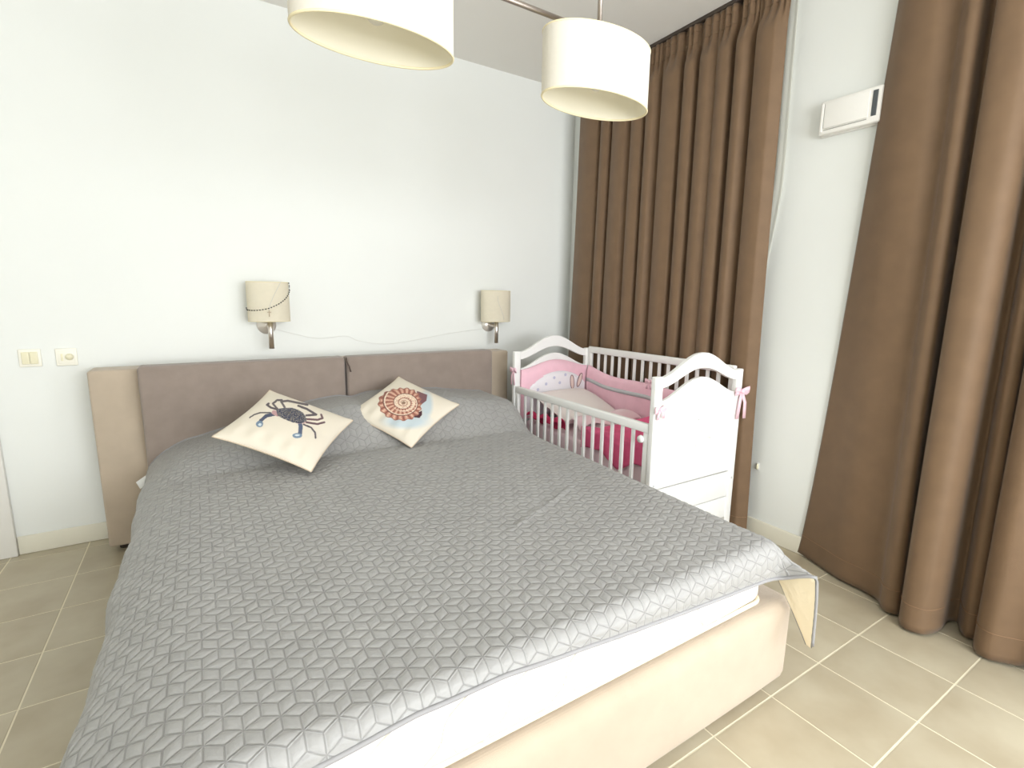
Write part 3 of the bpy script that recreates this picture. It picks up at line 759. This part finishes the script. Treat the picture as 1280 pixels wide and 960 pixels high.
# slatted sides: slats share one mesh
def slat_mesh(h):
    bm = bmesh.new(); bm_box(bm, -.006, .006, -.0125, .0125, 0, h)
    bmesh.ops.bevel(bm, geom=[e for e in bm.edges if abs(e.verts[0].co.z-e.verts[1].co.z) > .1], offset=.004, segments=2, affect='EDGES')
    me = from_bm(bm, 'slat'); me.materials.append(M_crib); return me
def side(x, ztop, zbot, n):
    ya, yb = KY0+TH+.004, KY1-TH-.004
    top_ = box('top_rail', x-.014, x+.014, ya, yb, ztop-.046, ztop, M_crib, cb, .007)
    box('bottom_rail', x-.012, x+.012, ya, yb, zbot-.045, zbot, M_crib, cb, .005)
    for a in (ya, yb-.032): box('stile', x-.012, x+.012, a, a+.032, zbot, ztop-.044, M_crib, cb, .004)
    me = slat_mesh(ztop-.046-zbot+.004)
    for k in range(n):
        o = bpy.data.objects.new('slat', me); C.objects.link(o); o.parent = cb
        o.location = Vector((x, ya+.032+(yb-ya-.064)*(k+1)/(n+1), zbot-.002))-ORG[cb.name]
    return top_
side(KX0+.018, .735, .25, 14); side(KX1-.018, .985, .25, 15)
tube('slide_knob', [(KX0+.003, KY0+.075, .655), (KX0-.010, KY0+.075, .655)], [.020, .017], M_crib, cb, 20)
box('mattress_support', KX0+.034, KX1-.034, KY0+TH+.004, KY1-TH-.004, .36, .385, M_crib, cb, .003)
# crib bedding
cx0, cx1, cy0, cy1 = KX0+.045, KX1-.045, KY0+TH+.012, KY1-TH-.012
cm = thing('crib_mattress', (KC, (cy0+cy1)/2, .385), 'pale pink sheeted mattress inside the white crib', 'mattress')
soft_box('sheeted_core', cx0+.022, cx1-.025, cy0, cy1-.03, .386, .50, .025, M_pale, cm, 0, 2)
bmp = thing('crib_bumper', (KC, (cy0+cy1)/2, .50), 'pink padded crib bumper with a white appliqued head panel and tied bows', 'bumper')
# head panel: arched, pink border with pale centre
hy = KY1-TH-.003
def head_top(x): return arch(x, .845, .058)
def puffed(name, xs_, zlo, ztopf, y_front, y_back, m, parent, bump_=.012):
    n = len(xs_); k = 9; P_ = np.zeros((n, k, 3))
    for i, x in enumerate(xs_):
        zt = ztopf(x)
        for j in range(k):
            v = j/(k-1); e_ = min(1, 4*v*(1-v)*1.4)*min(1, 6*min(i, n-1-i)/(n-1)); P_[i, j] = (x, y_front-bump_*e_, zlo+(zt-zlo)*v)
    B_ = P_.copy(); B_[:, :, 1] = y_back
    A_ = np.concatenate([P_, B_[:, ::-1]], 1)
    return grid(name, A_, m, parent)
xs_ = np.linspace(cx0, cx1, 25)
hb = puffed('head_pad', xs_, .50, head_top, hy-.012, hy, M_pink, bmp)
xs2 = np.linspace(cx0+.03, cx1-.03, 25)
def inner_top(x): 
    u = (x-(KC+.02))/((cx1-cx0)/2-.03); return .675+.145*max(0, 1-u*u)**.6
ip = puffed('applique_panel', xs2, .52, inner_top, hy-.0235, hy-.013, mat('white_cotton', (246, 243, 248), .85, .15, 150), bmp, .004)
def ear(cx, cz, lean, h):
    pts = []
    for k in range(20):
        a = 2*PI*k/20; x = .017*math.cos(a); z = h*.5*math.sin(a)
        pts.append((cx+x*math.cos(lean)+z*math.sin(lean), hy-.029, cz+z*math.cos(lean)-x*math.sin(lean)))
    V = pts+[(cx, hy-.030, cz)]; F = [(k, (k+1) % 20, 20) for k in range(20)]
    pydata('ear', V, F, mat('ear_beige', (236, 214, 206), .8), bmp); tube('ear_outline', pts, .0028, M_ink, bmp, 5, True)
ear(2.283, .732, -.12, .105); ear(2.352, .742, .35, .105)
for x, z in ((1.98, .70), (2.05, .735), (2.17, .735), (2.12, .775), (2.22, .79), (1.93, .66)):
    V, F = sphere_geo((x, hy-.0275, z), .011, 10, 6, (1, .15, 1)); pydata('dot', V, F, M_dot, bmp)
tube('cloud_outline', [(2.06+.012*math.cos(k*.9), hy-.029, .66+.004*k*0+.012*math.sin(k*1.7)) if 0 else (2.03+.02*k, hy-.029, .655+.010*math.sin(k*1.9)) for k in range(14)], .003, M_ink, bmp, 5)
# long pad along the window side
ys_ = np.linspace(cy0, cy1-.02, 40); bxp = KX1-.040
P_ = np.zeros((40, 10, 3))
for i, y in enumerate(ys_):
    zt = .845-.060*math.sin(PI*min(1, max(0, (2.80-y)/1.15)))+.012*math.sin(y*9)
    for j in range(10):
        v = j/9; P_[i, j] = (bxp-.008-.014*min(1, 5*v*(1-v))-.003*math.sin(y*26+v*4), y, .50+(zt-.50)*v)
B_ = P_.copy(); B_[:, :, 0] = bxp
sp_ = grid('side_pad', np.concatenate([P_, B_[:, ::-1]], 1), M_pink, bmp)
Pr = np.stack([P_[:, 6]*.0+P_[:, 6]+np.array([-.002, 0, .0]), P_[:, 6]+np.array([-.002, 0, .026])], 1)
grid('grey_ribbon', Pr, M_grey, sp_, solid=.003)
# foot pad, low
P_ = np.zeros((20, 8, 3))
for i, x in enumerate(np.linspace(cx0, cx1, 20)):
    zt = arch(x, .79, .03)
    for j in range(8):
        v = j/7; P_[i, j] = (x, KY0+TH+.016+.012*min(1, 5*v*(1-v)), .50+(zt-.50)*v)
B_ = P_.copy(); B_[:, :, 1] = KY0+TH+.003
grid('foot_pad', np.concatenate([P_, B_[:, ::-1]], 1), M_pink, bmp)
def ribbon(pts, w, wd):
    """flat band along pts, widened along direction wd"""
    V = []; F = []
    for p in pts: p = Vector(p); V += [p-Vector(wd)*w/2, p+Vector(wd)*w/2]
    for k in range(len(pts)-1): F.append((2*k, 2*k+1, 2*k+3, 2*k+2))
    return V, F
def bow(c, u, nrm, s=1.0, tail=.09, mtl=None):
    """c centre, u horizontal direction of the loops, nrm outwards"""
    c = Vector(c); u = Vector(u); nv = Vector(nrm); geos = []
    for sg in (-1, 1):
        lp_ = [c+u*sg*s*a+nv*b*s+Vector((0, 0, h*s)) for a, b, h in ((0, .004, 0), (.018, .012, .010), (.036, .014, .014), (.045, .008, .004), (.036, .003, -.008), (.016, .004, -.006), (0, .004, 0))]
        geos.append(ribbon(lp_, .022*s, (0, 0, 1)))
        tl = [c+nv*.005*s, c+u*sg*.016*s+nv*.012*s+Vector((0, 0, -tail*.4)), c+u*sg*.022*s+nv*.010*s+Vector((0, 0, -tail))]
        geos.append(ribbon(tl, .018*s, u))
    geos.append(sphere_geo(c+nv*.009*s, .010*s, 8, 6))
    o = multi('bow', geos, mtl or M_pink, bmp); m_ = o.modifiers.new('s', 'SOLIDIFY'); m_.thickness = .002
M_bow = mat('bow_pink', (254, 214, 226), .8)
bow((KX1-.015, KY0-.004, .850), (1, -.15, .0), (0, -1, 0), 1.15, .15, M_bow)
bow((KX0+.030, KY0-.004, .815), (1, 0, .1), (0, -1, 0), .9, .045, M_bow)
bow((KX0-.004, KY1-.03, .845), (0, 1, 0), (-1, 0, 0), .9, .10, M_bow)
bow((bxp-.030, 2.19, .815), (0, 1, 0), (-1, 0, 0), .9, .045, M_bow)
tube('tie_strap', [(KX1-.03, KY0-.003, .85), (KX1+.001, KY0+.0, .85), (KX1+.001, KY0+TH, .85)], .006, M_bow, bmp, 6)
# pillow
def pillow(name, cx, cy, cz, sx, sy, th, ang, m, label, cat, seed):
    n = 34; u = np.linspace(-1, 1, n); U, V = np.meshgrid(u, u, indexing='ij')
    pr = (np.clip(1-np.abs(U)**2.8, 0, 1)*np.clip(1-np.abs(V)**2.8, 0, 1))**.5
    w_ = .006*smooth_noise(U, V, 5, seed)*pr
    x = U*sx/2*(1-.05*(1-U**2)*abs(V)**3); y = V*sy/2*(1-.05*(1-V**2)*abs(U)**3)
    R_ = rotm(*ang); tp = np.stack([x, y, th/2*pr+w_], -1)@R_.T+np.array([cx, cy, cz]); bt = np.stack([x, y, -th/2*pr*.8], -1)@R_.T+np.array([cx, cy, cz])
    r = thing(name, (cx, cy, cz-th/2), label, cat)
    grid('cover', tp, m, r); grid('back', bt[:, ::-1], m, r)
    ed = np.concatenate([tp[:, 0], tp[-1, 1:], tp[-2::-1, -1], tp[0, -2:0:-1]]); tube('piping', ed, .004, M_cream, r, 6, True)
pillow('crib_pillow', KC+.02, 2.61, .612, .47, .40, .12, (.30, 0, .04), M_cream, 'cream pillow leaning at the head end of the crib', 'pillow', 4)
# duvet heaped towards the foot end
n1, n2 = 70, 60
U, V = np.meshgrid(np.linspace(0, 1, n1), np.linspace(0, 1, n2), indexing='ij')
Xd = cx0+.004+U*(cx1-cx0-.035); Yd = cy0+.030+V*.50
Zd = .515+.10*np.clip(np.sin(PI*np.clip(U*.9+.12, 0, 1)), 0, 1)*np.clip(1.15-V*.45, 0, 1)+.085*np.exp(-((U-.70)**2+(V-.45)**2)/.07)
Zd += .016*smooth_noise(Xd, Yd, 26, 8)+.017*np.sin((Xd*.7+Yd)*34+2*np.sin(Xd*14))*sm(.0, .2, U)
e_ = np.minimum(np.minimum(U, 1-U)*8, np.minimum(V, 1-V)*8); Zd = .502+(Zd-.502)*np.clip(e_, 0, 1)**.6+.004
dv = thing('crib_duvet', (KC, 1.95, .50), 'hot pink crib duvet heaped in folds at the foot end', 'duvet')
fr = np.clip(1-U/.14, 0, 1)                      # front edge hangs between mattress and slats
Xd = np.where(U < .14, cx0+.001+.004*np.sin(Yd*60), Xd); Zd = np.where(U < .14, .60-.01*np.sin(Yd*31)-fr*(.13+.03*np.sin(Yd*17+1)), Zd)
Zd = np.maximum(Zd, np.where(U >= .14, .545+.04*np.clip((.40-U)/.26, 0, 1), 0))
grid('cover', np.stack([Xd, Yd, Zd], -1), M_hot, dv, solid=.004)
# turned-back pale edge of the duvet
n1, n2 = 50, 24
U, V = np.meshgrid(np.linspace(0, 1, n1), np.linspace(0, 1, n2), indexing='ij')
Xe = cx0+.01+U*(cx1-cx0-.06); Ye = 2.20+V*.13+.02*np.sin(U*7)
Ze = .555+.045*np.sin(PI*V)+.02*np.sin(U*9+V*2)+.012*smooth_noise(Xe, Ye, 30, 2)+.03*np.sin(PI*U)
grid('turned_edge', np.stack([Xe, Ye, Ze], -1), M_pale, dv, solid=.006)
# hot pink blanket fold along the slatted front near the head
Xe = cx0+.002+V*.055; Ye = 2.39+U*.38; Ze = .512+.075*np.sin(PI*np.clip(V*.8+.2, 0, 1))*(1-.35*U)+.012*np.sin(U*16)
bl = thing('crib_blanket', (cx0+.05, 2.53, .50), 'folded raspberry pink blanket tucked between the pillow and the crib slats', 'blanket')
grid('folded_cloth', np.stack([Xe, Ye, Ze], -1), mat('raspberry_cotton', (214, 60, 104), .85, .15, 120, .06, 14), bl, solid=.006)
